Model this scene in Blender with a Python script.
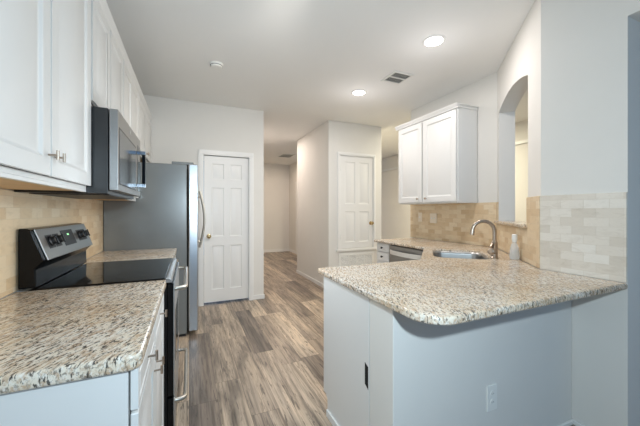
import bpy, bmesh, math, random
from mathutils import Vector, Matrix
random.seed(7)
for o in list(bpy.data.objects):
    bpy.data.objects.remove(o)
S = bpy.context.scene
COL = S.collection
R = math.radians

# ------------------------------------------------------------------ camera, world, lights, exposure
cam_d = bpy.data.cameras.new('camera'); cam = bpy.data.objects.new('camera', cam_d); COL.objects.link(cam)
cam.location = (0, 0, 1.28); cam.rotation_euler = (R(90), 0, -math.atan(131/298.5))
cam_d.sensor_width = 36; cam_d.lens = 298.5/640*36; cam_d.shift_y = -2/640; cam_d.clip_start = .02
S.camera = cam
S.view_settings.view_transform = 'Standard'; S.view_settings.look = 'None'
S.view_settings.gamma = 1; S.view_settings.use_curve_mapping = False
S.view_settings.exposure = 0.0

W = bpy.data.worlds.new('world'); S.world = W; W.use_nodes = True
bg = W.node_tree.nodes['Background']; bg.inputs[0].default_value = (.31, .60, 1.0, 1); bg.inputs[1].default_value = .56

def area(name, loc, target, size, power, color, shape='DISK', size_y=None, spread=180):
    d = bpy.data.lights.new(name, 'AREA'); d.shape = shape; d.size = size
    if size_y: d.size_y = size_y
    d.energy = power; d.color = color; d.spread = R(spread)
    o = bpy.data.objects.new(name, d); COL.objects.link(o); o.location = loc
    o.rotation_euler = (Vector(target)-Vector(loc)).to_track_quat('-Z', 'Y').to_euler()
    return o
area('photographer_flash_light', (.27, -.16, 1.54), (.9, 1.6, 1.0), .07, 24, (.69, .873, 1.0))
area('added_end_wall_fill', (.62, 1.75, 2.71), (.5, 4.33, 1.15), .3, 9.3, (1, .95, .88), spread=95)  # added fill with no fixture, tilted to brighten the end wall and door
area('added_hall_fill', (2.3, 7.8, 2.70), (2.0, 7.8, 0), .8, 15.4, (1, .82, .68))  # added warm fill, the hall has no fixture here
area('added_hall_entry_fill', (1.35, 5.8, 2.71), (1.35, 5.8, 0), .9, 17, (1, .87, .79))  # unseen fill added to lift the hall side of the closet wall
area('added_far_room_fill', (4.0, 4.2, 2.70), (4.0, 4.2, 0), .8, 72, (1, .93, .72))  # unseen overhead fill added for the room beyond the kitchen
area('added_arch_fill', (3.6, .9, 2.70), (3.6, .9, 0), .5, 5, (.95, .97, 1))  # added overhead fill behind the arch, not a window
ld_ = bpy.data.lights.new('added_aisle_fill', 'POINT'); ld_.energy = 16; ld_.shadow_soft_size = .3; ld_.color = (.85, .93, 1)  # unseen lamp floating mid-aisle, added to even out the brightness
lo_ = bpy.data.objects.new('added_aisle_fill', ld_); COL.objects.link(lo_); lo_.location = (.3, 1.9, 1.25)

# ------------------------------------------------------------------ materials
def lin(c):
    return tuple((v/255/12.92 if v/255 <= .04045 else ((v/255+.055)/1.055)**2.4) for v in c)
def new_mat(name):
    m = bpy.data.materials.new(name); m.use_nodes = True
    nt = m.node_tree; b = nt.nodes['Principled BSDF']
    return m, nt, b
def node(nt, t, **kw):
    n = nt.nodes.new(t)
    for k, v in kw.items():
        if hasattr(n, k): setattr(n, k, v)
    return n
def ramp(nt, stops, fac=None, interp='LINEAR'):
    r = node(nt, 'ShaderNodeValToRGB'); cr = r.color_ramp; cr.interpolation = interp
    while len(cr.elements) < len(stops): cr.elements.new(.5)
    for e, (p, c) in zip(cr.elements, stops):
        e.position = p; e.color = (*c, 1) if len(c) == 3 else c
    if fac is not None: nt.links.new(fac, r.inputs[0])
    return r
def math_n(nt, op, a, b=None, c=None):
    n = node(nt, 'ShaderNodeMath', operation=op)
    for i, v in enumerate((a, b, c)):
        if v is None: continue
        if isinstance(v, (int, float)): n.inputs[i].default_value = v
        else: nt.links.new(v, n.inputs[i])
    return n.outputs[0]
def mixc(nt, fac, a, b, mode='MIX'):
    n = node(nt, 'ShaderNodeMix', data_type='RGBA', blend_type=mode)
    for i, v in ((0, fac), (6, a), (7, b)):
        if isinstance(v, (int, float)): n.inputs[i].default_value = v
        elif isinstance(v, tuple): n.inputs[i].default_value = (*v, 1)
        else: nt.links.new(v, n.inputs[i])
    return n.outputs[2]
def obj_co(nt, scale=(1, 1, 1), rot=(0, 0, 0)):
    t = node(nt, 'ShaderNodeTexCoord'); m = node(nt, 'ShaderNodeMapping')
    m.inputs['Scale'].default_value = scale; m.inputs['Rotation'].default_value = rot
    nt.links.new(t.outputs['Object'], m.inputs[0]); return m.outputs[0]
def noise(nt, vec, scale, detail=3, rough=.55, dist=0):
    n = node(nt, 'ShaderNodeTexNoise'); nt.links.new(vec, n.inputs['Vector'])
    n.inputs['Scale'].default_value = scale; n.inputs['Detail'].default_value = detail
    n.inputs['Roughness'].default_value = rough; n.inputs['Distortion'].default_value = dist
    return n.outputs['Fac']
def bump(nt, b, h, strength=.1, dist=.01):
    n = node(nt, 'ShaderNodeBump'); n.inputs['Strength'].default_value = strength; n.inputs['Distance'].default_value = dist
    nt.links.new(h, n.inputs['Height']); nt.links.new(n.outputs[0], b.inputs['Normal'])

def simple(name, rgb, rough=.5, metal=0, var=.03, vscale=6, bmp=0, bscale=120, coat=0, spec=.5):
    m, nt, b = new_mat(name); c = lin(rgb)
    v = obj_co(nt); n = noise(nt, v, vscale)
    r = ramp(nt, [(.25, tuple(x*(1-var) for x in c)), (.75, tuple(min(1, x*(1+var)) for x in c))], n)
    nt.links.new(r.outputs[0], b.inputs['Base Color'])
    b.inputs['Roughness'].default_value = rough; b.inputs['Metallic'].default_value = metal
    b.inputs['Coat Weight'].default_value = coat; b.inputs['Specular IOR Level'].default_value = spec
    if bmp: bump(nt, b, noise(nt, v, bscale, 2), bmp, .003)
    return m

def brushed(name, rgb, rough=.3, stretch=(200, 4, 4), metal=1.0):
    m, nt, b = new_mat(name); c = lin(rgb)
    n = noise(nt, obj_co(nt, stretch), 1.0, 2)
    r = ramp(nt, [(.3, tuple(x*.96 for x in c)), (.7, c)], n)
    nt.links.new(r.outputs[0], b.inputs['Base Color']); b.inputs['Metallic'].default_value = metal
    rr = ramp(nt, [(.3, (rough*.95,)*3), (.7, (rough*1.05,)*3)], n); nt.links.new(rr.outputs[0], b.inputs['Roughness'])
    return m

def rot_co(nt, ang, scale):
    t = node(nt, 'ShaderNodeTexCoord'); a = node(nt, 'ShaderNodeMapping'); a.inputs['Rotation'].default_value = (0, 0, R(ang))
    b = node(nt, 'ShaderNodeMapping'); b.inputs['Scale'].default_value = scale
    nt.links.new(t.outputs['Object'], a.inputs[0]); nt.links.new(a.outputs[0], b.inputs[0]); return b.outputs[0]
def granite():
    m, nt, b = new_mat('granite')
    vi = obj_co(nt)
    big = noise(nt, vi, 3.0, 3, .6, .4)
    base = ramp(nt, [(.30, lin((214, 192, 162))), (.5, lin((230, 216, 195))), (.70, lin((238, 231, 219)))], big).outputs[0]
    n1 = noise(nt, rot_co(nt, -64, (26, 84, 60)), 1.0, 4, .62, .5)
    tan = ramp(nt, [(.46, (0, 0, 0)), (.60, (1, 1, 1))], n1).outputs[0]
    c1 = mixc(nt, math_n(nt, 'MULTIPLY', tan, .66), base, lin((184, 148, 112)))
    n2 = noise(nt, rot_co(nt, -60, (44, 104, 60)), 1.0, 4, .65, .2)
    wh = ramp(nt, [(.53, (0, 0, 0)), (.62, (1, 1, 1))], n2).outputs[0]
    c2 = mixc(nt, math_n(nt, 'MULTIPLY', wh, .5), c1, lin((243, 241, 236)))
    gate = ramp(nt, [(.36, (0, 0, 0)), (.60, (1, 1, 1))], noise(nt, vi, 8, 2)).outputs[0]
    n3 = noise(nt, rot_co(nt, -66, (32, 128, 90)), 1.0, 5, .66, .5)
    dk = ramp(nt, [(.53, (0, 0, 0)), (.585, (1, 1, 1))], n3).outputs[0]
    c3 = mixc(nt, math_n(nt, 'MULTIPLY', dk, math_n(nt, 'MULTIPLY_ADD', gate, .62, .30)), c2, lin((92, 80, 70)))
    n4 = noise(nt, rot_co(nt, -62, (78, 125, 34)), 1.0, 3, .6)
    bl = ramp(nt, [(.575, (0, 0, 0)), (.62, (1, 1, 1))], n4).outputs[0]
    c4 = mixc(nt, math_n(nt, 'MULTIPLY', bl, .88), c3, lin((52, 50, 48)))
    nt.links.new(c4, b.inputs['Base Color'])
    b.inputs['Roughness'].default_value = .2; b.inputs['Specular IOR Level'].default_value = .5
    return m

def travertine(name, stops):
    m, nt, b = new_mat(name)
    t = node(nt, 'ShaderNodeTexCoord'); s = node(nt, 'ShaderNodeSeparateXYZ'); nt.links.new(t.outputs['Object'], s.inputs[0])
    c = node(nt, 'ShaderNodeCombineXYZ'); nt.links.new(s.outputs[0], c.inputs[0]); nt.links.new(s.outputs[2], c.inputs[1])
    br = node(nt, 'ShaderNodeTexBrick'); nt.links.new(c.outputs[0], br.inputs['Vector'])
    br.inputs['Color1'].default_value = (0, 0, 0, 1); br.inputs['Color2'].default_value = (1, 1, 1, 1)
    br.inputs['Scale'].default_value = 1; br.inputs['Mortar Size'].default_value = .0012; br.inputs['Mortar Smooth'].default_value = .3
    br.inputs['Brick Width'].default_value = .118; br.inputs['Row Height'].default_value = .0518; br.inputs['Mortar'].default_value = (.5, .5, .5, 1)
    col = ramp(nt, [(p, lin(c_)) for p, c_ in stops], br.outputs['Color']).outputs[0]
    ns = noise(nt, obj_co(nt, (9, 9, 22)), 1.3, 5, .65, .6)
    col = mixc(nt, .55, col, ramp(nt, [(.32, (.80, .77, .73)), (.5, (1, 1, 1)), (.75, (.90, .88, .86))], ns).outputs[0], 'MULTIPLY')
    col = mixc(nt, math_n(nt, 'MULTIPLY', br.outputs['Fac'], .35), col, lin((206, 194, 176)))
    nt.links.new(col, b.inputs['Base Color']); b.inputs['Roughness'].default_value = .45
    h = math_n(nt, 'SUBTRACT', 1.0, br.outputs['Fac']); bump(nt, b, h, .5, .002)
    return m

def planks():
    m, nt, b = new_mat('wood_plank_floor')
    t = node(nt, 'ShaderNodeTexCoord'); s = node(nt, 'ShaderNodeSeparateXYZ'); nt.links.new(t.outputs['Object'], s.inputs[0])
    xs = math_n(nt, 'DIVIDE', s.outputs[0], .178); row = math_n(nt, 'FLOOR', xs)
    w1 = node(nt, 'ShaderNodeTexWhiteNoise', noise_dimensions='1D'); nt.links.new(row, w1.inputs['W'])
    ys = math_n(nt, 'MULTIPLY_ADD', w1.outputs['Value'], 7.3, math_n(nt, 'DIVIDE', s.outputs[1], 1.22)); coln = math_n(nt, 'FLOOR', ys)
    c = node(nt, 'ShaderNodeCombineXYZ'); nt.links.new(row, c.inputs[0]); nt.links.new(coln, c.inputs[1])
    w2 = node(nt, 'ShaderNodeTexWhiteNoise', noise_dimensions='2D'); nt.links.new(c.outputs[0], w2.inputs['Vector'])
    idv = w2.outputs['Value']
    base = ramp(nt, [(0, lin((124, 111, 100))), (.3, lin((154, 138, 122))), (.65, lin((176, 158, 139))), (1, lin((196, 178, 157)))], idv).outputs[0]
    def grain(kx, ky, kz, det, rough, dist):
        g = node(nt, 'ShaderNodeCombineXYZ'); nt.links.new(math_n(nt, 'MULTIPLY', s.outputs[0], kx), g.inputs[0])
        nt.links.new(math_n(nt, 'MULTIPLY', s.outputs[1], ky), g.inputs[1]); nt.links.new(math_n(nt, 'MULTIPLY', idv, kz), g.inputs[2])
        return noise(nt, g.outputs[0], 1.0, det, rough, dist)
    col = mixc(nt, 1.0, base, ramp(nt, [(.34, (.52, .52, .53)), (.5, (.98, .98, .98)), (.66, (1.24, 1.22, 1.18))], grain(9, 1.3, 37, 3, .6, .6)).outputs[0], 'MULTIPLY')
    col = mixc(nt, 1.0, col, ramp(nt, [(.36, (.56, .55, .54)), (.5, (1, 1, 1)), (.66, (1.2, 1.19, 1.17))], grain(38, 1.2, 60, 5, .62, .5)).outputs[0], 'MULTIPLY')
    gr = grain(110, 5, 91, 3, .6, .3)
    col = mixc(nt, 1.0, col, ramp(nt, [(.35, (.80, .79, .78)), (.55, (1.04, 1.04, 1.04))], gr).outputs[0], 'MULTIPLY')
    ck = grain(34, 3.2, 23, 4, .66, 2.2)
    col = mixc(nt, math_n(nt, 'MULTIPLY', ramp(nt, [(.57, (0, 0, 0)), (.64, (1, 1, 1))], ck).outputs[0], .72), col, lin((66, 57, 51)))
    fx = math_n(nt, 'FRACT', xs); fy = math_n(nt, 'FRACT', ys)
    ex = math_n(nt, 'LESS_THAN', fx, .014); ey = math_n(nt, 'LESS_THAN', fy, .0025)
    gap = math_n(nt, 'MAXIMUM', ex, ey)
    col = mixc(nt, math_n(nt, 'MULTIPLY', gap, .6), col, lin((60, 50, 42)))
    nt.links.new(col, b.inputs['Base Color'])
    rr = ramp(nt, [(.2, (.42,)*3), (.8, (.30,)*3)], gr); nt.links.new(rr.outputs[0], b.inputs['Roughness'])
    bump(nt, b, gr, .08, .002)
    return m

def emit(name, rgb, strength):
    m, nt, b = new_mat(name); b.inputs['Base Color'].default_value = (*rgb, 1)
    b.inputs['Emission Color'].default_value = (*rgb, 1); b.inputs['Emission Strength'].default_value = strength
    return m
def clear_plastic(name, rgb=(.95, .96, .95), rough=.05):
    m, nt, b = new_mat(name); b.inputs['Base Color'].default_value = (*rgb, 1)
    b.inputs['Transmission Weight'].default_value = .6; b.inputs['Roughness'].default_value = rough; b.inputs['IOR'].default_value = 1.2
    return m

M = dict(
    wall=simple('wall_paint', (227, 224, 218), .75, var=.01, bmp=.06, bscale=160),
    ceil=simple('ceiling_paint', (240, 239, 236), .85, var=.012, vscale=1.5, bmp=.12, bscale=90),
    trim=simple('trim_paint', (234, 233, 230), .35, var=.008),
    cab=simple('cabinet_paint', (230, 229, 226), .32, var=.012, vscale=3),
    maple=simple('cabinet_underside_wood', (214, 178, 132), .5, var=.08, vscale=12),
    gran=granite(), tile=travertine('warm_travertine', [(0, (212, 184, 146)), (.3, (222, 197, 161)), (.7, (228, 206, 173)), (1, (233, 214, 184))]), tile_cool_lit=travertine('travertine_cool_lit', [(0, (215, 204, 189)), (.3, (224, 214, 200)), (.7, (230, 221, 208)), (1, (235, 228, 217))]), floor=planks(),  # paler tile is the same stone with cool light put into its colour
    steel=brushed('stainless_steel', (166, 165, 163), .34, (8, 8, 120)),
    steel_v=brushed('stainless_steel_door', (196, 200, 204), .30, (6, 6, 160)),
    nickel=simple('brushed_nickel', (176, 162, 148), .28, 1, .05, 40),
    sat=simple('satin_handle', (182, 176, 166), .35, .9, .03, 40),
    chrome=simple('chrome', (225, 228, 232), .08, 1, .02),
    black=simple('black_enamel', (12, 12, 13), .2, 0, .1, 8, spec=.22),
    blackp=simple('black_plastic', (24, 24, 25), .42, 0, .1, 30),
    glass=simple('black_ceramic_glass', (8, 8, 9), .06, 0, .1, 10, spec=.35),
    mwglass=simple('smoked_door_glass', (80, 80, 79), .15, .25, .04, 10),
    gray=simple('appliance_side_gray', (128, 130, 128), .27, .35, .06, 5, .05, 300),
    dgray=simple('dark_gray_case', (54, 54, 54), .3, .2, .06, 6),
    bright=simple('bright_steel', (232, 228, 220), .4, .2, .02, 30),
    brass=simple('polished_brass', (208, 186, 142), .22, 1, .05, 20),
    white=simple('white_plastic', (238, 237, 232), .35, 0, .01),
    ring=simple('burner_mark_gray', (70, 70, 72), .2, 0, .05),
    almond=simple('almond_plastic', (236, 222, 202), .4, 0, .01),
    dark=simple('dark_void', (10, 10, 10), .9, 0, .1),
    lamp=emit('lamp_diffuser', (1, .95, .86), 14),
    led=emit('clock_green', (.35, .8, .4), .8),
    bottle=clear_plastic('clear_plastic'),
    label=simple('label_paper', (232, 214, 200), .5, 0, .05),
)

# ------------------------------------------------------------------ mesh helpers
class MB:
    def __init__(s): s.v = []; s.f = []
    def add(s, vs, fs):
        n = len(s.v); s.v += [tuple(x) for x in vs]; s.f += [tuple(i+n for i in f) for f in fs]; return s
    def box(s, x0, x1, y0, y1, z0, z1):
        return s.add([(x, y, z) for z in (z0, z1) for x, y in ((x0, y0), (x1, y0), (x1, y1), (x0, y1))],
                     [(3, 2, 1, 0), (4, 5, 6, 7), (0, 1, 5, 4), (1, 2, 6, 5), (2, 3, 7, 6), (3, 0, 4, 7)])
    def prism(s, poly, lo, hi, axis='z'):
        def p(a, b, t):
            return {'z': (a, b, t), 'y': (a, t, b), 'x': (t, a, b)}[axis]
        n = len(poly)
        vs = [p(a, b, lo) for a, b in poly]+[p(a, b, hi) for a, b in poly]
        fs = [tuple(range(n-1, -1, -1)), tuple(range(n, 2*n))]+[(i, (i+1) % n, n+(i+1) % n, n+i) for i in range(n)]
        return s.add(vs, fs)
    def tube(s, pts, r, seg=12, cap=True):
        pts = [Vector(p) for p in pts]; rs = r if isinstance(r, (list, tuple)) else [r]*len(pts)
        rings = []; t0 = (pts[1]-pts[0]).normalized()
        u = t0.orthogonal().normalized()
        for i, p in enumerate(pts):
            a = pts[max(i-1, 0)]; c = pts[min(i+1, len(pts)-1)]
            t = (c-a).normalized(); u = (u-t*u.dot(t)).normalized(); w = t.cross(u)
            rings.append([p+(u*math.cos(2*math.pi*k/seg)+w*math.sin(2*math.pi*k/seg))*rs[i] for k in range(seg)])
        vs = [v for rg in rings for v in rg]; fs = []
        for i in range(len(rings)-1):
            for k in range(seg):
                fs.append((i*seg+k, i*seg+(k+1) % seg, (i+1)*seg+(k+1) % seg, (i+1)*seg+k))
        if cap: fs += [tuple(range(seg-1, -1, -1)), tuple((len(rings)-1)*seg+k for k in range(seg))]
        return s.add(vs, fs)
    def lathe(s, prof, c=(0, 0, 0), axis=(0, 0, 1), seg=24, cap=True):
        q = Vector((0, 0, 1)).rotation_difference(Vector(axis)); c = Vector(c)
        vs = []; fs = []
        for r, h in prof:
            for k in range(seg):
                a = 2*math.pi*k/seg; vs.append(c+q @ Vector((r*math.cos(a), r*math.sin(a), h)))
        for i in range(len(prof)-1):
            for k in range(seg): fs.append((i*seg+k, i*seg+(k+1) % seg, (i+1)*seg+(k+1) % seg, (i+1)*seg+k))
        if cap: fs += [tuple(range(seg-1, -1, -1)), tuple((len(prof)-1)*seg+k for k in range(seg))]
        return s.add(vs, fs)
    def panelled(s, x0, x1, z0, z1, y, t, panels, rings):
        """slab facing -y (front at y, back at y+t) with profiled panels [(x0,x1,z0,z1)]"""
        xs = sorted({x0, x1, *[p[0] for p in panels], *[p[1] for p in panels]})
        zs = sorted({z0, z1, *[p[2] for p in panels], *[p[3] for p in panels]})
        def inp(cx, cz): return any(p[0] < cx < p[1] and p[2] < cz < p[3] for p in panels)
        for i in range(len(xs)-1):
            for j in range(len(zs)-1):
                a, b_, c, d = xs[i], xs[i+1], zs[j], zs[j+1]
                if inp((a+b_)/2, (c+d)/2): continue
                s.add([(a, y, c), (b_, y, c), (b_, y, d), (a, y, d)], [(0, 1, 2, 3)])
        for p in panels:
            loops = [[(p[0]+i, y+dep, p[2]+i), (p[1]-i, y+dep, p[2]+i), (p[1]-i, y+dep, p[3]-i), (p[0]+i, y+dep, p[3]-i)] for i, dep in rings]
            vs = [v for l in loops for v in l]; fs = []
            for k in range(len(loops)-1):
                for e in range(4): fs.append((k*4+e, k*4+(e+1) % 4, k*4+4+(e+1) % 4, k*4+4+e))
            k = (len(loops)-1)*4; fs.append((k, k+1, k+2, k+3)); s.add(vs, fs)
        Y = y+t
        s.add([(x0, y, z0), (x1, y, z0), (x1, y, z1), (x0, y, z1), (x0, Y, z0), (x1, Y, z0), (x1, Y, z1), (x0, Y, z1)],
              [(7, 6, 5, 4), (1, 0, 4, 5), (2, 1, 5, 6), (3, 2, 6, 7), (0, 3, 7, 4)])
        return s
    def build(s, name, mat, parent=None, bevel=0, smooth=True, world=False, seg=2, loc=None):
        me = bpy.data.meshes.new(name); off = Vector((0, 0, 0))
        if world and parent is not None: off = Vector(parent.location)
        if loc is not None: off = Vector(loc)
        me.from_pydata([tuple(Vector(v)-off) for v in s.v], [], s.f); me.validate()
        bm = bmesh.new(); bm.from_mesh(me); bmesh.ops.remove_doubles(bm, verts=bm.verts, dist=1e-5)
        bmesh.ops.recalc_face_normals(bm, faces=bm.faces); bm.to_mesh(me); bm.free()
        me.materials.append(mat)
        o = bpy.data.objects.new(name, me); COL.objects.link(o)
        if parent is not None: o.parent = parent
        if loc is not None: o.location = loc
        if smooth:
            for p in me.polygons: p.use_smooth = True
            me.set_sharp_from_angle(angle=R(35))
        if bevel:
            b = o.modifiers.new('bevel', 'BEVEL'); b.width = bevel; b.segments = seg; b.limit_method = 'ANGLE'; b.angle_limit = R(40)
            b.harden_normals = True
        return o

def thing(name, label, cat, loc=(0, 0, 0), rotz=0, group=None):
    o = bpy.data.objects.new(name, None); COL.objects.link(o); o.empty_display_size = .1
    o.location = loc; o.rotation_euler = (0, 0, rotz); return tag(o, label, cat, group)
def tag(o, label, cat, group=None):
    o['label'] = label; o['category'] = cat
    if group: o['group'] = group
    return o
def struct(name, mb, mat, label, cat, parent=None, bevel=0, **kw):
    o = mb.build(name, mat, parent, bevel, **kw)
    if parent is None: o['kind'] = 'structure'; o['label'] = label; o['category'] = cat
    return o

def ccw(poly):
    a = sum(p[0]*q[1]-q[0]*p[1] for p, q in zip(poly, poly[1:]+poly[:1])); return poly if a > 0 else poly[::-1]
def round_poly(poly, rad, seg=7):
    """rad: dict index -> radius"""
    out = []; n = len(poly)
    for i, p in enumerate(poly):
        if i not in rad: out.append(p); continue
        p = Vector(p); a = (Vector(poly[i-1])-p).normalized(); b = (Vector(poly[(i+1) % n])-p).normalized()
        ang = a.angle(b); d = rad[i]/math.tan(ang/2); c = p+(a+b).normalized()*(rad[i]/math.sin(ang/2))
        s0 = p+a*d-c; s1 = p+b*d-c
        for k in range(seg+1):
            t = k/seg; v = (s0*(1-t)+s1*t).normalized()*rad[i]; out.append(tuple(c+v))
    return out
def offset_poly(poly, d):
    n = len(poly); out = []
    for i in range(n):
        p = Vector(poly[i]); a = (p-Vector(poly[i-1])).normalized(); b = (Vector(poly[(i+1) % n])-p).normalized()
        na = Vector((-a.y, a.x)); nb = Vector((-b.y, b.x)); k = na+nb
        k = k/max(k.dot(k), 1e-6)*2
        out.append(tuple(p+k*d))
    return out
def slab(name, poly, z0, z1, mat, parent=None, er=.012, hole=None, loc=None):
    """stone slab with rounded top and bottom edges and an optional hole"""
    poly = ccw(poly); n = len(poly); prof = []
    for k in range(5):
        a = k/4*math.pi/2; prof.append((er*(1-math.sin(a)), z0+er*(1-math.cos(a))))
    for k in range(5):
        a = k/4*math.pi/2; prof.append((er*(1-math.cos(a)), z1-er*(1-math.sin(a))))
    bm = bmesh.new(); rings = []
    for ins, z in prof: rings.append([bm.verts.new((*p, z)) for p in offset_poly(poly, ins)])
    for a, b in zip(rings, rings[1:]):
        for i in range(n): bm.faces.new((a[i], a[(i+1) % n], b[(i+1) % n], b[i]))
    def cap(ring, hr):
        es = [bm.edges.get((ring[i], ring[(i+1) % n])) for i in range(n)]
        if hr: es += [bm.edges.get((hr[i], hr[(i+1) % len(hr)])) for i in range(len(hr))]
        bmesh.ops.triangle_fill(bm, use_beauty=True, edges=es)
    ht = hb = None
    if hole:
        hole = ccw(hole); m = len(hole)
        hb = [bm.verts.new((*p, z0)) for p in hole]; hm = [bm.verts.new((*p, z1-.005)) for p in hole]
        ht = [bm.verts.new((*p, z1)) for p in offset_poly(hole, -.004)]
        for a, b in ((hb, hm), (hm, ht)):
            for i in range(m): bm.faces.new((a[i], b[i], b[(i+1) % m], a[(i+1) % m]))
    cap(rings[-1], ht); cap(rings[0], hb)
    bmesh.ops.recalc_face_normals(bm, faces=bm.faces)
    me = bpy.data.meshes.new(name)
    off = Vector(loc) if loc else Vector((0, 0, 0))
    for v in bm.verts: v.co -= off
    bm.to_mesh(me); bm.free(); me.materials.append(mat)
    for p in me.polygons: p.use_smooth = True
    me.set_sharp_from_angle(angle=R(40))
    o = bpy.data.objects.new(name, me); COL.objects.link(o); o.location = off
    if parent: o.parent = parent
    return o

# ------------------------------------------------------------------ room shell
CZ = 2.74; XL = -.74; YB = 4.33
struct('floor', MB().box(-.9, 5.1, -3, 9.3, -.1, 0), M['floor'], 'grey brown wood plank floor running into the hall', 'floor', bevel=0)
struct('ceiling', MB().box(-.9, 5.1, -3, 9.3, CZ, CZ+.1), M['ceil'], 'pale smooth painted ceiling over the kitchen and hall', 'ceiling')
struct('wall_left', MB().box(XL-.12, XL, -3, YB+.12, 0, CZ), M['wall'], 'left kitchen wall behind range and white cabinets', 'wall')
b = MB().box(XL, .182, YB, YB+.12, 0, CZ).box(.792, 1.0, YB, YB+.12, 0, CZ).box(.182, .792, YB, YB+.12, 2.042, CZ)
struct('wall_back', b, M['wall'], 'end wall beside the refrigerator holding the tall white door', 'wall')
struct('wall_pantry', MB().box(.88, 1.0, YB+.12, 9.1, 0, CZ), M['wall'], 'hidden left wall of the hall behind the tall door', 'wall')
b = MB().box(2.05, 3.07, YB, 5.86, 0, CZ)
struct('wall_closet', b, M['wall'], 'projecting closet wall between hall and kitchen with a small door', 'wall', bevel=.008)
struct('wall_hall_end', MB().box(.88, 3.1, 9.1, 9.2, 0, CZ), M['wall'], 'far end wall of the hall', 'wall')
struct('wall_hall_right', MB().box(2.92, 3.02, 8.3, 9.1, 0, CZ), M['wall'], 'short side wall at the far end of the hall', 'wall')
struct('wall_breakfast_room', MB().box(4.95, 5.07, -3, 9.1, 0, CZ), M['wall'], 'beige wall of the room beyond the arched opening', 'wall')
struct('trim_1', MB().box(4.92, 4.95, -3, 9.1, 2.37, 2.42), M['trim'], 'thin white rail high on the beige far room wall', 'trim')
struct('trim_2', MB().box(2.90, 2.92, 8.3, 8.42, 0, 2.15), M['trim'], 'bright white door casing strip at the hall end', 'trim')

# sink-side walls: stub, diagonal wall with arched opening, right wall
A = Vector((2.12, 1.215)); C = Vector((2.96, 2.12)); dd = (C-A).normalized(); nn = Vector((dd.y, -dd.x)); LD = (C-A).length; TH = .145
struct('wall_right_end', MB().box(2.12, 2.12+TH, .79, 1.215, 0, CZ), M['wall'], 'short bluish wall above the peninsula end', 'wall')
struct('wall_right_header', MB().box(2.12, 2.12+TH, -3, .79, 2.31, CZ), M['wall'], 'lowered header over the opening at the right edge', 'wall')
struct('wall_right', MB().box(2.96, 3.08, 2.12, 3.45, 0, CZ), M['wall'], 'right kitchen wall behind the white upper cabinet', 'wall')
def arch(k0, k1, zs, rise, nseg=18):
    w = (k1-k0)/2; rad = (w*w+rise*rise)/(2*rise); cx = (k0+k1)/2; cz = zs+rise-rad; out = []
    for i in range(nseg+1):
        x = k0+(k1-k0)*i/nseg; out.append((x, cz+math.sqrt(rad*rad-(x-cx)**2)))
    return out
K0, K1, SILL, SPR, RISE = .255, 1.165, 1.155, 2.285, .082
ar = arch(K0, K1, SPR, RISE)
bd = MB()
# local frame: x along the wall, y into the room beyond
bd.prism([(0, 0), (LD, 0), (LD, SILL), (0, SILL)], 0, TH, 'y')
bd.prism([(-.0, SILL), (K0, SILL), (K0, CZ), (0, CZ)], 0, TH, 'y')
bd.prism([(K1, SILL), (LD, SILL), (LD, CZ), (K1, CZ)], 0, TH, 'y')
for p, q in zip(ar, ar[1:]): bd.prism([p, q, (q[0], CZ), (p[0], CZ)], 0, TH, 'y')
bd.prism([(LD-.001, 0), (LD+.03, 0), (LD+.03, CZ), (LD-.001, CZ)], .04, TH, 'y')
ANG = math.atan2(dd.y, dd.x)
wd = struct('wall_diagonal', bd, M['wall'], 'angled wall over the sink with an arched pass-through', 'wall')
wd.location = (A.x, A.y, 0)
# local y must run away from the kitchen (nn), so mirror by rotating and flipping y
wd.rotation_euler = (0, 0, ANG)
for v in wd.data.vertices: v.co.y *= -1
wd.data.flip_normals()

# peninsula half wall
struct('wall_peninsula', MB().box(.7965, 2.118, 1.04, 1.2230, 0, .8675), M['wall'], 'half wall carrying the peninsula countertop', 'wall', bevel=.004)

def base(name, x0, x1, y0, y1, label, h=.065):
    struct(name, MB().box(x0, x1, y0, y1, 0, h), M['trim'], label, 'baseboard', bevel=.005)
base('baseboard_back', .852, 1.012, YB-.014, YB, 'white baseboard right of the tall white door')
base('baseboard_closet_left', 2.036, 2.05, YB-.014, 5.87, 'long white baseboard along the hall side of the closet wall')
base('baseboard_closet_front', 2.05, 3.08, YB-.014, YB, 'white baseboard under the small closet door')
base('baseboard_hall_end', 1.0, 2.92, 9.085, 9.1, 'white baseboard at the far end of the hall', .09)
base('baseboard_hall_right', 2.905, 2.92, 8.42, 9.085, 'white baseboard on the short hall side wall', .09)
base('baseboard_peninsula_end', .782, .796, 1.026, 1.69, 'white baseboard at the foot of the peninsula end', .045)
base('baseboard_peninsula_front', .786, 2.106, 1.026, 1.04, 'white baseboard along the dining side of the half wall', .028)
base('baseboard_right_end', 2.106, 2.12, .79, 1.04, 'white baseboard on the short bluish wall', .028)

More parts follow.
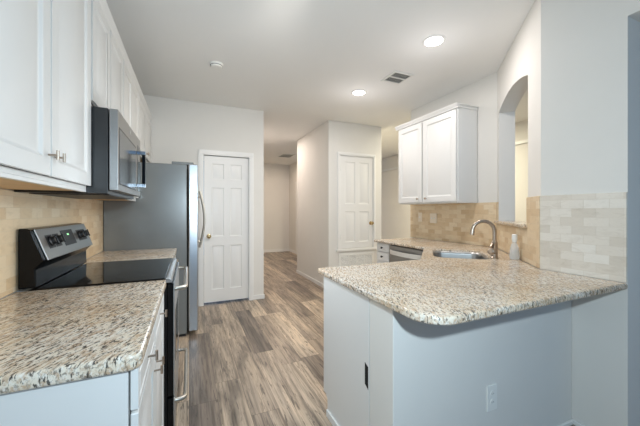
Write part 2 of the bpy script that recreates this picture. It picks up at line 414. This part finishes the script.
# backsplash tile: local x along wall, z up, front at local y=0 facing -y
def tiles(name, loc, rotz, rects, label, mat='tile'):
    mb = MB()
    for x0, x1, z0, z1 in rects: mb.box(x0, x1, -.010, 0, z0, z1)
    o = struct(name, mb, M[mat], label, 'backsplash', bevel=.0015, seg=1)
    o.location = loc; o.rotation_euler = (0, 0, rotz); return o
tiles('trim_backsplash_left', (XL+.0005, .5, 0), R(90), [(0, YB-.5, .909, 1.373)], 'tan travertine backsplash behind the range')
tiles('trim_backsplash_end', (2.1195, 1.2145, 0), R(-90), [(0, .424, .9005, 1.38)], 'cool-light-tinted stone brick tile on the short bluish wall', 'tile_cool_lit')
tiles('trim_backsplash_right', (2.9595, 3.45, 0), R(-90), [(0, 1.33, .9005, 1.372)], 'warm stone brick tile under the white upper cabinet')
tiles('trim_backsplash_diagonal', (C.x-nn.x*.0005, C.y-nn.y*.0005, 0), ANG+math.pi, [(LD-K0, LD, .9005, 1.38), (LD-K1, LD-K0, .9005, SILL-.002), (0, LD-K1, .9005, 1.372)], 'warm stone brick tile on the angled sink wall')

# ------------------------------------------------------------------ doors
RP = [(0, 0), (.004, .007), (.012, .008), (.040, .001)]                  # raised panel of a passage door
def panel_rects(x0, x1, rows, stile, mid):
    w = (x1-x0-2*stile-mid)/2; out = []
    for a, c in rows: out += [(x0+stile, x0+stile+w, a, c), (x1-stile-w, x1-stile, a, c)]
    return out
d1 = MB().panelled(.188, .786, .028, 2.036, YB+.022, .035, panel_rects(.188, .786, [(.20, .80), (.93, 1.60), (1.72, 1.93)], .10, .085), RP).build('door_1', M['trim'], bevel=.003)
d1['kind'] = 'structure'; d1['label'] = 'tall white six panel door beside the refrigerator'; d1['category'] = 'door'
def casing(x0, x1, z1, w, y, t=.018, z0=0, sill=0):
    m = MB(); 
    for a, c in ((x0, x0+w), (x1-w, x1)):
        m.box(a, c, y-t, y, z0, z1-w); m.box(a+.012, c-.012, y-t-.005, y-t, z0, z1-w)
    m.box(x0, x1, y-t, y, z1-w, z1); m.box(x0+.012, x1-.012, y-t-.005, y-t, z1-w+.012, z1-.012)
    if sill: m.box(x0-.012, x1+.012, y-t-.014, y, z0-sill, z0)
    return m
casing(.114, .852, 2.11, .068, YB).build('door_casing', M['trim'], d1, .003)
k = MB().lathe([(.030, 0), (.030, .004), (.012, .010), (.011, .034), (.024, .040), (.029, .052), (.024, .066), (.008, .071)], (.248, YB+.022, .935), (0, -1, 0))
k.build('door_knob', M['brass'], d1)
d2 = MB().panelled(2.258, 2.882, .672, 2.178, YB-.012, .012, panel_rects(2.258, 2.882, [(.77, 1.27), (1.40, 2.09)], .085, .075), RP).build('door_2', M['trim'], bevel=.002)
d2['kind'] = 'structure'; d2['label'] = 'small raised white closet door above an air grille'; d2['category'] = 'door'
casing(2.202, 2.940, 2.245, .054, YB, z0=.658, sill=.035).build('door_casing', M['trim'], d2, .003)
MB().lathe([(.030, 0), (.030, .004), (.012, .010), (.011, .034), (.024, .040), (.029, .052), (.024, .066), (.008, .071)], (2.838, YB-.012, 1.075), (0, -1, 0)).build('door_knob', M['brass'], d2)
for z in (.86, 1.98):
    MB().tube([(2.254, YB-.022, z-.045), (2.254, YB-.022, z+.045)], .006, 8).build('hinge', M['white'], d2)

t = thing('return_air_grille', 'white louvered return air grille under the small closet door', 'air grille', (2.57, YB, .26))
m = MB().box(2.23, 2.91, YB-.012, YB, .545, .585).box(2.23, 2.91, YB-.012, YB, .20, .24).box(2.23, 2.27, YB-.012, YB, .24, .545).box(2.87, 2.91, YB-.012, YB, .24, .545)
for x in (2.42, 2.57, 2.72): m.box(x-.006, x+.006, YB-.011, YB, .24, .545)
m.build('frame', M['white'], t, .002, world=True)
m = MB()
for i in range(15):
    z = .25+i*.0198; m.prism([(YB-.010, z), (YB-.008, z-.002), (YB-.001, z+.012), (YB-.003, z+.014)], 2.27, 2.87, 'x')
m.build('louvers', M['white'], t, world=True, smooth=False)
MB().box(2.265, 2.875, YB-.0009, YB-.0002, .235, .55).build('duct', M['dgray'], t, world=True)

# ------------------------------------------------------------------ cabinets (local: front faces -y, x right, z up)
CP = [(0, 0), (.003, .003), (.010, .009), (.016, .009), (.040, .002)]
CPF = [(0, 0), (.003, .003), (.009, .008), (.014, .008), (.030, .004)]
def cab_door(name, x0, x1, z0, z1, parent, frame=.058, t=.019, prof=CP):
    return MB().panelled(x0, x1, z0, z1, -t-.004, t, [(x0+frame, x1-frame, z0+frame, z1-frame)], prof).build(name, M['cab'], parent, .006, seg=3)
def tknob(door, x, z, y=-.023):
    m = MB().tube([(x, y, z), (x, y-.024, z)], .0035, 10).tube([(x, y-.026, z-.016), (x, y-.026, z+.016)], .0045, 10)
    return m.build('knob', M['nickel'], door)
def rknob(door, x, z, y=-.023):
    return MB().lathe([(.006, 0), (.005, .012), (.012, .016), (.014, .022), (.010, .028), (.003, .030)], (x, y, z), (0, -1, 0), 14).build('knob', M['nickel'], door)
def wall_cab(loc, rotz, w, z0, z1, label, doors, kn, d=.278, group=None, crown=True, near_end=False, kfun=tknob, kz=.075):
    t = thing('wall_cabinet', label, 'cabinet', (loc[0], loc[1], z0), rotz, group); h = z1-z0
    m = MB().box(0, .018, 0, d, .012, h).box(w-.018, w, 0, d, .012, h).box(.0181, w-.0181, d-.012, d, .012, h).box(.0181, w-.0181, 0, d-.0121, .0125, .03).box(.0181, w-.0181, 0, d-.0121, h-.05, h)
    m.build('body', M['cab'], t, .001)
    MB().box(.015, w-.015, .018, d, .004, .0119).build('underside', M['maple'], t)
    MB().box(0, w, 0, .018, 0, .012).build('bottom_rail', M['cab'], t)
    n = len(doors)
    for (a, c), kx in zip(doors, kn):
        dr = cab_door('door', a, c, .030, h-.035, t)
        if kx is not None: kfun(dr, kx, .024+kz)
    if crown:
        pr = [(0, h-.03), (-.008, h-.03), (-.012, h-.012), (-.030, h+.022), (-.034, h+.034), (0, h+.034)]
        e = .034 if near_end else 0
        m = MB().prism(pr, 0-e, w+(e if near_end == 2 else 0), 'x')
        if near_end:
            m.prism([(-a, c) for a, c in [(0, h-.03), (.008, h-.03), (.012, h-.012), (.030, h+.022), (.034, h+.034), (0, h+.034)]], -.034, d, 'y')
        m.build('crown_molding', M['cab'], t, smooth=False)
    return t
XF = XL+.280
UT = 2.425
wall_cab((XF, .85), R(90), .943, 1.372, UT, 'large white wall cabinet nearest the camera, left of the microwave', [(.012, .466), (.476, .931)], [.447, .503], group='white wall cabinets over the left counter')
wall_cab((XF, 1.795), R(90), .766, 1.80, UT, 'short white wall cabinet directly above the microwave', [(.012, .378), (.388, .754)], [.352, .414], kz=.04, group='white wall cabinets over the left counter')
wall_cab((XF, 2.563), R(90), .727, 1.372, UT, 'white wall cabinet between the microwave and the refrigerator', [(.012, .359), (.369, .715)], [.333, .395], group='white wall cabinets over the left counter')
wall_cab((XF, 3.292), R(90), 1.034, 1.85, UT, 'white wall cabinet over the refrigerator against the end wall', [(.012, .510), (.520, 1.022)], [.48, .55], kz=.04, group='white wall cabinets over the left counter')
# right wall cabinet: local x runs towards -Y, so mirror the layout
rc = thing('wall_cabinet', 'white two door wall cabinet with crown on the right wall', 'cabinet', (2.66, 3.335, 1.37), R(-90)); w, h, d = .985, 1.03, .288
MB().box(0, w, 0, d, .012, h).build('body', M['cab'], rc, .002)
MB().box(0, w, 0, d, 0, .0119).build('underside', M['cab'], rc)
for a, c, kx in ((.012, .455, .395), (.480, w-.012, .535)):
    dr = cab_door('door', a, c, .02, h-.02, rc, .062); rknob(dr, kx, .062)
pr = [(0, h-.006), (-.022, h-.006), (-.024, h+.006), (-.040, h+.030), (-.043, h+.042), (0, h+.042)]
m = MB().prism(pr, -.043, w+.018, 'x').box(w, w+.018, 0, d, h+.032, h+.042).box(w, w+.006, 0, d, h+.004, h+.0319)
m.box(0, w, 0, d, h+.0005, h+.0419)
m.build('crown_molding', M['cab'], rc, smooth=False)

def base_body(t, w, d, toe=.075, th=.105, h=.8675):
    MB().prism([(0, th), (toe, th), (toe, 0), (d, 0), (d, h), (0, h)], 0, w, 'x').build('body', M['cab'], t, .002)
# left near base cabinet
XB = -.146
t = thing('base_cabinet', 'white base cabinet under the near left countertop', 'cabinet', (XB, .917, 0), R(90)); w = .890
base_body(t, w, -XL+XB-.002)
for a, c, kx in ((.004, .424, .20), (.436, w-.006, .64)):
    dr = MB().panelled(a, c, .752, .862, -.023, .019, [(a+.02, c-.02, .770, .850)], [(0, 0), (.004, .003), (.010, .003), (.014, 0)]).build('drawer', M['cab'], t, .003); tknob(dr, kx, .805)
for a, c, kx in ((.004, .424, .392), (.436, w-.006, .468)):
    dr = cab_door('door', a, c, .115, .744, t); tknob(dr, kx, .665)
# left far base cabinet
t = thing('base_cabinet', 'white base cabinet between the range and the refrigerator', 'cabinet', (XB, 2.586, 0), R(90)); w = .734
base_body(t, w, -XL+XB-.002)
for a, c, kx in ((.006, .362, .18), (.372, w-.006, .55)):
    dr = MB().panelled(a, c, .752, .862, -.023, .019, [(a+.02, c-.02, .770, .850)], [(0, 0), (.004, .003), (.010, .003), (.014, 0)]).build('drawer', M['cab'], t, .003); tknob(dr, kx, .805)
for a, c, kx in ((.006, .362, .335), (.372, w-.006, .40)):
    dr = cab_door('door', a, c, .115, .744, t); tknob(dr, kx, .665)

# peninsula base cabinet (doors towards the kitchen, +Y), with the plain end panel seen in the photograph
pc = thing('base_cabinet', 'white peninsula base cabinet with a plain end panel and dark slot', 'cabinet', (1.66, 1.735, 0), R(180)); w = .845
m = MB().prism([(.0, .105), (.055, .105), (.055, 0), (.5095, 0), (.5095, .8675), (0, .8675)], 0, w, 'x'); m.build('body', M['cab'], pc, .002)
MB().prism([(-.02, .122), (.015, .122), (.038, .095), (.038, 0), (.5092, 0), (.5092, .862), (-.02, .862)], w, w+.019, 'x').build('end_panel', M['cab'], pc, .001)
MB().prism([(.474, .428), (.503, .412), (.503, .522), (.474, .534)], w+.0005, w+.0198, 'x').build('slot', M['dark'], pc)
for a, c, kx in ((.012, .415, .385), (.425, .833, .455)):
    dr = MB().panelled(a, c, .752, .862, -.020, .019, [(a+.02, c-.02, .770, .845)], [(0, 0), (.004, .003), (.010, .003), (.014, 0)]).build('drawer', M['cab'], pc, .003); rknob(dr, (a+c)/2, .805)
    dr = cab_door('door', a, c, .115, .744, pc); rknob(dr, kx, .665)
# corner sink cabinet
t = thing('sink_cabinet', 'white corner base cabinet under the sink', 'cabinet', (2.1, 2.0, 0))
poly = [(1.665, 1.69), (1.665, 1.80), (2.28, 2.41), (2.66, 2.41), (2.66, 1.87), (2.10, 1.25), (1.665, 1.25)]
m = MB(); n0 = len(poly)
m.add([(x, y, z) for z in (.0, .62) for x, y in poly], [tuple(range(n0-1, -1, -1))]+[(i, (i+1) % n0, n0+(i+1) % n0, n0+i) for i in range(n0)]+[tuple(range(n0, 2*n0))])
m.build('body', M['cab'], t, world=True, smooth=False)
q = Vector((1.665, 1.80)); e = (Vector((2.28, 2.41))-q); m = MB()
fx = MB().panelled(.02, e.length-.02, .115, .86, -.02, .019, [(.08, e.length-.08, .175, .80)], CP)
o = fx.build('door', M['cab'], t, .003); o.location = (2.28-2.1, 2.41-2.0, 0); o.rotation_euler = (0, 0, math.atan2(e.y, e.x)+math.pi)
rknob(o, .10, .70)
# drawer stack on the right run
ds = thing('drawer_cabinet', 'narrow white drawer stack left of the dishwasher', 'cabinet', (2.30, 3.325, 0), R(-90)); w = .268
base_body(ds, w, .655)
for z0, z1 in ((.758, .860), (.640, .750), (.40, .632), (.12, .392)):
    dr = MB().panelled(.006, w-.006, z0, z1, -.020, .019, [(.024, w-.024, z0+.016, z1-.016)], [(0, 0), (.004, .003), (.010, .003), (.014, 0)]).build('drawer', M['cab'], ds, .003)
    MB().lathe([(.006, 0), (.005, .012), (.012, .016), (.014, .022), (.010, .028), (.003, .030)], (w/2, -.020, (z0+z1)/2), (0, -1, 0), 14).build('knob', M['blackp'], dr)

# ------------------------------------------------------------------ countertops
CT0, CT1, CTL = .8685, .901, .910
o = slab('countertop', round_poly([(XL+.011, .893), (-.113, .893), (-.113, 1.811), (XL+.011, 1.811)], {1: .03}), CT0, CTL, M['gran'], er=.009, loc=(-.42, 1.3, CT0))
tag(o, 'speckled granite countertop left of the range, nearest the camera', 'countertop')
o = slab('countertop', [(XL+.011, 2.583), (-.113, 2.583), (-.113, 3.322), (XL+.011, 3.322)], CT0, CTL, M['gran'], er=.009, loc=(-.42, 2.9, CT0))
tag(o, 'short granite countertop between range and refrigerator', 'countertop')
c1 = A+(C-A)*0-nn*.011; T = nn*-.0115
poly = [(.765, .786), (2.1085, .786), (2.1085, 1.222), tuple(C+T+Vector((-.006, .004))), (2.948, 3.345), (2.25, 3.345), (2.25, 2.42), (1.66, 1.83), (.775, 1.83)]
SC = Vector((2.192, 1.928)); ex = dd; ey = nn
def rrect(hw, hh, r, n=6):
    base_ = [(-hw, -hh), (hw, -hh), (hw, hh), (-hw, hh)]
    return [tuple(SC+ex*x+ey*y) for x, y in round_poly(base_, {0: r, 1: r, 2: r, 3: r}, n)]
hole = rrect(.275, .215, .09)
o = slab('countertop', round_poly(poly, {0: .12, 8: .03}), CT0, CT1, M['gran'], er=.010, hole=hole, loc=(1.6, 1.4, CT0))
tag(o, 'large speckled granite peninsula countertop wrapping round the sink', 'countertop')
# sink
sk = thing('kitchen_sink', 'stainless undermount sink set into the corner of the granite', 'sink', (SC.x, SC.y, .68))
def loopmesh(loops, close=True):
    n = len(loops[0]); vs = [v for l in loops for v in l]; fs = []
    for k in range(len(loops)-1):
        for i in range(n): fs.append((k*n+i, k*n+(i+1) % n, (k+1)*n+(i+1) % n, (k+1)*n+i))
    if close: fs.append(tuple((len(loops)-1)*n+i for i in range(n)))
    return MB().add(vs, fs)
def ring3(hw, hh, r, z): return [(x, y, z) for x, y in rrect(hw, hh, r)]
lm = loopmesh([ring3(.2742, .2142, .0895, .884), ring3(.272, .212, .0885, .860), ring3(.265, .205, .085, .72), ring3(.225, .165, .07, .69), ring3(.05, .05, .045, .685)])
o = lm.build('basin', M['steel'], sk, world=True)
sm = o.modifiers.new('thick', 'SOLIDIFY'); sm.thickness = .002; sm.offset = -1
MB().lathe([(.045, 0), (.045, .004), (.038, .006), (.036, .002), (.004, .001)], (SC.x, SC.y, .685)).build('drain', M['chrome'], sk, world=True)
# sill ledge in the arch
o = slab('window_sill', [(.012, .045), (LD-.050, .045), (LD-.050, .0105), (K1-.003, .0105), (K1-.003, -TH-.03), (K0+.003, -TH-.03), (K0+.003, .0105), (.255-.015, .0105), (.255-.015, .045)][1:] if False else
         [(K0-.015, .040), (K1+.02, .040), (K1+.02, .0108), (K1-.003, .0108), (K1-.003, -TH-.03), (K0+.003, -TH-.03), (K0+.003, .0108), (K0-.015, .0108)], SILL, SILL+.026, M['gran'], er=.007)
o.location = (A.x, A.y, 0); o.rotation_euler = (0, 0, ANG); tag(o, 'narrow granite ledge in the arched pass-through above the faucet', 'ledge')

# ------------------------------------------------------------------ range
RY0, RY1 = 1.817, 2.577
rg = thing('kitchen_range', 'black and stainless electric range between the left countertops', 'range', (-.40, 2.17, 0))
MB().box(-.715, -.108, RY0, RY1, .02, .893).build('body', M['black'], rg, .003, world=True)
for x in (-.66, -.16):
    for y in (RY0+.06, RY1-.06): MB().lathe([(.016, 0), (.016, .0199)], (x, y, 0), seg=10).build('levelling_foot', M['blackp'], rg, world=True)
MB().box(-.655, -.118, RY0-.001, RY1+.001, .8935, .9165).build('cooktop', M['glass'], rg, .004, world=True)
MB().prism([(-.1175, .890), (-.1175, .9175), (-.105, .9175), (-.088, .906), (-.084, .890)], RY0-.001, RY1+.001, 'y').build('front_trim', M['steel'], rg, .002, world=True)
for (x, y, r) in ((-.27, 1.98, .105), (-.27, 2.36, .085), (-.51, 1.99, .075), (-.51, 2.35, .105)):
    mm = MB(); seg = 40
    for rr_ in (r, r*.62):
        vs = []; 
        for kx in range(seg):
            a = 2*math.pi*kx/seg
            for q in (rr_, rr_-.002): vs.append((x+q*math.cos(a), y+q*math.sin(a), .9169))
        mm.add(vs, [(2*i, 2*((i+1) % seg), 2*((i+1) % seg)+1, 2*i+1) for i in range(seg)])
    mm.build('burner_ring', M['ring'], rg, world=True)
od = MB().box(-.1075, -.079, RY0+.004, RY1-.004, .268, .884).build('oven_door', M['black'], rg, .003, world=True)
dw_ = MB().box(-.1075, -.079, RY0+.004, RY1-.004, .075, .255).build('storage_drawer', M['black'], rg, .003, world=True)
def bar_handle(door, parent_loc, y0, y1, z, xw=-.072, xb=-.018):
    pts = [(xw, y0, z), (xw+.03, y0+.002, z), (xb-.006, y0+.012, z), (xb, y0+.035, z), (xb, y1-.035, z), (xb-.006, y1-.012, z), (xw+.03, y1-.002, z), (xw, y1, z)]
    m = MB().tube([Vector(p)-parent_loc for p in pts], .0125, 12)
    return m.build('handle', M['sat'], door)
PL = Vector(rg.location)
# children of parts: part meshes were shifted by the range's origin, so their local frame is the range's
def rel(m, L): m.v = [tuple(Vector(v)-L) for v in m.v]; return m
rel(MB().box(-.0789, -.072, RY0+.004, RY1-.004, .268, .884), PL).build('front_plate', M['steel_v'], od, .003)
rel(MB().box(-.0789, -.072, RY0+.004, RY1-.004, .075, .255), PL).build('front_plate', M['steel_v'], dw_, .003)
rel(MB().box(-.0719, -.0705, RY0+.13, RY1-.13, .40, .70), PL).build('oven_window', M['glass'], od)
bar_handle(od, PL, RY0+.05, RY1-.05, .845); bar_handle(dw_, PL, RY0+.05, RY1-.05, .215)
bgd = MB().prism([(-.722, .9175), (-.722, 1.198), (-.690, 1.196), (-.676, 1.188), (-.626, 1.045), (-.660, 1.006), (-.656, .9175)], RY0+.001, RY1-.001, 'y').build('backguard', M['black'], rg, .006, world=True)
# control panel tilted face
pd = Vector((-.626+.676, 0, 1.045-1.188)).normalized(); pn = Vector((-pd.z, 0, pd.x)); p0 = Vector((-.676, 0, 1.188))
PLEN = (Vector((-.626, 0, 1.045))-p0).length
def on_panel(u0, u1, y0, y1, lift0, lift1):
    m = MB(); c = []
    for l in (lift0, lift1):
        for u, y in ((u0, y0), (u1, y0), (u1, y1), (u0, y1)):
            q = p0+pd*u+pn*l; c.append(Vector((q.x, y, q.z))-PL)
    return m.add(c, [(3, 2, 1, 0), (4, 5, 6, 7), (0, 1, 5, 4), (1, 2, 6, 5), (2, 3, 7, 6), (3, 0, 4, 7)])
cpn = on_panel(-.003, PLEN+.004, RY0+.022, RY1-.012, .0003, .007).build('control_panel', M['steel'], bgd, .003)
dsp = on_panel(.022, .112, 2.11, 2.285, .0072, .0085).build('display', M['blackp'], bgd)
on_panel(.044, .054, 2.185, 2.215, .0086, .0090).build('clock_light', M['led'], bgd)
for y in (1.945, 2.03, 2.385, 2.465):
    on_panel(.034, .104, y-.038, y+.038, .0072, .0082).build('knob_bezel', M['blackp'], bgd, .0005)
    q = p0+pd*.068+pn*.0082; c = Vector((q.x, y, q.z))-PL
    MB().lathe([(.026, 0), (.026, .006), (.021, .010), (.019, .024), (.015, .026)], c, pn, 20).build('knob', M['blackp'], bgd)
    g = on_panel(.044, .092, y-.005, y+.005, .0343, .0385).build('knob_grip', M['black'], bgd, .002)

# ------------------------------------------------------------------ microwave
mw = thing('microwave', 'stainless over-the-range microwave hung under the short wall cabinet', 'microwave', (-.55, 2.16, 1.364)); MY0, MY1 = 1.798, 2.558
MB().box(XL+.012, -.372, MY0, MY1, 1.366, 1.797).build('case', M['dgray'], mw, .003, world=True)
ML = Vector(mw.location)
def mwb(m, name, mat, parent=mw, bevel=0): 
    m.v = [tuple(Vector(v)-ML) for v in m.v]; return m.build(name, mat, parent, bevel)
dr = mwb(MB().box(-.368, -.330, MY0+.003, MY1-.155, 1.385, 1.797), 'door', M['steel'], mw, .003)
mwb(MB().box(-.3299, -.3285, MY0+.035, MY1-.215, 1.424, 1.705), 'window', M['mwglass'], dr, .0006)
mwb(MB().box(-.3299, -.3288, MY0+.028, MY1-.208, 1.417, 1.712), 'window_frame', M['blackp'], dr)
mwb(MB().box(-.368, -.330, MY1-.152, MY1-.002, 1.385, 1.797), 'control_panel', M['steel'], mw, .003)
mwb(MB().box(-.3299, -.3285, MY1-.135, MY1-.018, 1.42, 1.74), 'keypad', M['glass'], mw)
mwb(MB().lathe([(.014, 0), (.014, .0015)], (-.3299, 2.13, 1.758), (1, 0, 0), 20), 'badge', M['chrome'], dr)
hy = MY1-.185; hx = -.285
h_ = mwb(MB().box(hx-.010, hx+.010, hy-.013, hy+.013, 1.466, 1.664), 'handle', M['glass'], dr, .004)
for z in (1.440, 1.664):
    mwb(MB().box(-.3299, hx+.012, hy-.014, hy+.014, z, z+.026), 'handle_mount', M['chrome'], h_, .003)
mwb(MB().box(XL+.05, -.375, MY0+.04, MY1-.04, 1.362, 1.3659), 'vent_plate', M['blackp'], mw)

# ------------------------------------------------------------------ refrigerator
fg = thing('refrigerator', 'large stainless refrigerator with gray sides by the end wall', 'refrigerator', (-.38, 3.79, 0)); FY0, FY1 = 3.33, 4.235; FL = Vector(fg.location)
def fb(m, name, mat, parent=fg, bevel=0):
    m.v = [tuple(Vector(v)-FL) for v in m.v]; return m.build(name, mat, parent, bevel)
fb(MB().box(XL+.014, -.020, FY0, FY1, .03, 1.752), 'body', M['gray'], fg, .006)
fb(MB().box(-.66, -.03, FY0+.02, FY1-.02, .004, .0299), 'base_grille', M['blackp'], fg)
fb(MB().box(-.018, -.006, FY0+.008, FY1-.008, .06, 1.745), 'gasket', M['dark'], fg)
for a, c, hyy in ((FY0, 3.735, 3.70), (3.742, FY1, 3.785)):
    dr = fb(MB().box(-.005, .088, a, c, .045, 1.762), 'door', M['steel_v'], fg, .012)
    hz0, hz1 = .86, 1.51; pts = []
    for i in range(13):
        u = i/12; pts.append((.112+.052*math.sin(math.pi*u), hyy, hz0+(hz1-hz0)*u))
    m = MB().tube(pts, .012, 10)
    for z in (hz0+.07, hz1-.07): m.tube([(.086, hyy, z), (.132, hyy, z)], .008, 8)
    fb(m, 'handle', M['sat'], dr)
for y in (FY0+.06, FY1-.06):
    fb(MB().box(-.16, .045, y-.035, y+.035, 1.7535, 1.782), 'hinge_cover', M['gray'], fg, .006)

# ------------------------------------------------------------------ dishwasher
dwt = thing('dishwasher', 'stainless dishwasher with a curved bar handle under the right counter', 'dishwasher', (2.30, 3.050, 0), R(-90)); w = .604
MB().box(.003, w-.003, .002, .60, .10, .862).build('tub', M['blackp'], dwt)
MB().box(.003, w-.003, .05, .55, .002, .0999).build('toe_panel', M['blackp'], dwt)
dr = MB().box(.004, w-.004, -.028, .0015, .105, .856).build('door', M['steel'], dwt, .004)
pts = [(.03, -.029, .782)]+[(.03+(w-.06)*i/12, -.034-.045*math.sin(math.pi*i/12)**.7, .782) for i in range(1, 12)]+[(w-.03, -.029, .782)]
m = MB()
prof = [(-.005, -.024), (.005, -.024), (.005, .024), (-.005, .024)]
vs = []
for x, y, z in pts:
    for py, pz in prof: vs.append((x, y+py, z+pz))
fs = [(i*4+j, i*4+(j+1) % 4, i*4+4+(j+1) % 4, i*4+4+j) for i in range(len(pts)-1) for j in range(4)]+[(0, 1, 2, 3), tuple(len(vs)-4+j for j in range(4))]
m.add(vs, fs).build('handle', M['bright'], dr)

# ------------------------------------------------------------------ faucet and soap bottle
FP = Vector((2.246, 1.632)); up = -nn                                   # spout points over the sink
ft = thing('faucet', 'brushed nickel gooseneck faucet behind the corner sink', 'faucet', (FP.x, FP.y, .9015))
MB().lathe([(.030, 0), (.030, .006), (.024, .012), (.023, .112), (.026, .118), (.022, .130), (.015, .138)]).build('base', M['nickel'], ft)
sd = (Vector((-.83, .56))).normalized(); pts = [(0, 0, .10), (0, 0, .215)]; rad = .082
for i in range(1, 15):
    a = math.pi*i/14*1.03; x = rad*(1-math.cos(a)); pts.append((sd.x*x, sd.y*x, .215+rad*math.sin(a)))
pts.append((pts[-1][0]+sd.x*.004, pts[-1][1]+sd.y*.004, pts[-1][2]-.022))
MB().tube(pts, [.0145]*(len(pts)-3)+[.0148, .0165, .017], 14).build('spout', M['nickel'], ft)
ld = Vector((-.95, -.15, 0)).normalized()
m = MB().tube([(0, 0, .058), ld*.024+Vector((0, 0, .058)), ld*.030+Vector((0, 0, .058)), ld*.056+Vector((0, 0, .058)), ld*.064+Vector((0, 0, .058))], [.015, .016, .027, .026, .016], 16)
m.tube([ld*.044+Vector((0, 0, .075)), ld*.052+Vector((0, 0, .098)), ld*.030+Vector((0, 0, .122))], [.009, .008, .006], 10).build('lever_handle', M['nickel'], ft)

sb = thing('soap_bottle', 'clear plastic pump bottle with white cap right of the faucet', 'bottle', (2.345, 1.535, .9015))
MB().lathe([(.030, 0), (.034, .004), (.035, .03), (.030, .085), (.022, .115), (.014, .128), (.013, .136)], seg=24).build('body', M['bottle'], sb)
MB().lathe([(.0305, .003), (.0318, .03), (.028, .075), (.004, .0752)], seg=24).build('soap', M['bottle'], sb)
MB().lathe([(.0165, .1362), (.0165, .152), (.020, .153), (.019, .190), (.014, .196)], seg=20).build('cap', M['white'], sb)

# ------------------------------------------------------------------ outlets and switches
def plate(name, label, cat, loc, rotz, w=.072, kind='outlet', group=None, mat='white'):
    t = thing(name, label, cat, loc, rotz, group)
    MB().box(-w/2, w/2, -.006, 0, -.064, .064).build('cover_plate', M[mat], t, .002)
    if kind == 'outlet':
        for z in (-.021, .021):
            rc_ = MB().lathe([(.0165, 0), (.0165, .002), (.004, .0022)], (0, -.006, z), (0, -1, 0), 20).build('receptacle', M['white'], t)
            MB().box(-.007, -.0055, -.0086, -.008, z-.003, z+.005).box(.0055, .007, -.0086, -.008, z-.003, z+.005).build('slots', M['dark'], rc_)
    else:
        n = 2 if w > .1 else 1
        for i in range(n):
            x = (i-(n-1)/2)*.046
            MB().box(x-.006, x+.006, -.013, -.006, -.010, .010).build('toggle', M['blackp' if kind == 'dark' else 'white'], t, .001)
    return t
plate('wall_outlet', 'white outlet low on the dining side of the peninsula', 'outlet', (1.408, 1.04, .333), 0)
plate('light_switch', 'narrow switch plate on the tile, leftmost under the right cabinet', 'switch', (2.949, 3.245, 1.195), R(-90), kind='switch', mat='almond')
plate('wall_outlet', 'double white outlet plate on the warm tile beside the switch', 'outlet', (2.949, 3.00, 1.185), R(-90), w=.116, kind='switch', mat='almond')

# ------------------------------------------------------------------ ceiling fixtures
for x, y, lab in ((1.925, 1.955, 'round recessed ceiling light nearest the camera'), (1.915, 3.175, 'round recessed ceiling light farther back, toward the small closet door')):
    t = thing('recessed_light', lab, 'ceiling light', (x, y, CZ), 0, 'recessed ceiling lights')
    MB().lathe([(.074, -.004), (.078, -.008), (.094, -.005), (.098, -.0005), (.074, -.0005)], cap=False, seg=40).build('trim_ring', M['trim'], t)
    MB().lathe([(.075, -.0045), (.075, -.0008)], seg=40).build('diffuser', M['lamp'], t)
    d = bpy.data.lights.new('downlight', 'AREA'); d.shape = 'DISK'; d.size = .13; d.energy = 10.2; d.color = (1, .95, .93)
    l = bpy.data.objects.new('downlight', d); COL.objects.link(l); l.location = (x, y, CZ-.012)
    d = bpy.data.lights.new('added_downlight_fill', 'POINT'); d.shadow_soft_size = .10; d.energy = 2.0; d.color = (1, .97, .98)  # extra point light without fixture, added to lift the ceiling around the lamp
    l = bpy.data.objects.new('added_downlight_fill', d); COL.objects.link(l); l.location = (x, y, CZ-.34)
vx, vy = 2.086, 2.650
t = thing('ceiling_vent', 'square white ceiling vent with dark slots between the recessed lights', 'air vent', (vx, vy, CZ), R(-90))
m = MB(); s_ = .125
for a, b_, c, d in ((-s_, s_, -s_, -s_+.022), (-s_, s_, s_-.022, s_), (-s_, -s_+.022, -s_+.022, s_-.022), (s_-.022, s_, -s_+.022, s_-.022), (-.008, .008, -s_+.022, s_-.022)): m.box(a, b_, c, d, -.010, -.0005)
m.build('frame', M['white'], t, .001)
MB().box(-s_+.02, s_-.02, -s_+.02, s_-.02, -.002, -.0006).build('duct', M['gray'], t)
m = MB()
for i in range(11):
    y = -s_+.030+i*.0187; m.prism([(y, -.0095), (y+.002, -.0095), (y+.008, -.003), (y+.006, -.003)], -s_+.022, s_-.022, 'x')
m.build('louvers', M['white'], t, smooth=False)
hv = (2.34, 7.55)
t = thing('ceiling_vent', 'white ceiling vent far back in the hall', 'air vent', (*hv, CZ))
m = MB()
for a, b_, c, d in ((-.18, .18, -.24, -.21), (-.18, .18, .21, .24), (-.18, -.15, -.21, .21), (.15, .18, -.21, .21)): m.box(a, b_, c, d, -.012, -.0005)
m.build('frame', M['white'], t, .001)
MB().box(-.155, .155, -.215, .215, -.002, -.0006).build('duct', M['gray'], t)
m = MB()
for i in range(14):
    y = -.20+i*.030; m.prism([(y, -.011), (y+.003, -.011), (y+.013, -.003), (y+.010, -.003)], -.15, .15, 'x')
m.build('louvers', M['white'], t, smooth=False)
t = thing('smoke_detector', 'round white smoke detector on the ceiling above the range aisle', 'smoke detector', (.25, 3.13, CZ))
MB().lathe([(.066, -.0005), (.066, -.010), (.060, -.014), (.056, -.030), (.048, -.036), (.01, -.037)], seg=32).build('body', M['white'], t)
MB().lathe([(.0595, -.017), (.0600, -.024)], seg=32, cap=False).build('vent_band', M['gray'], t)
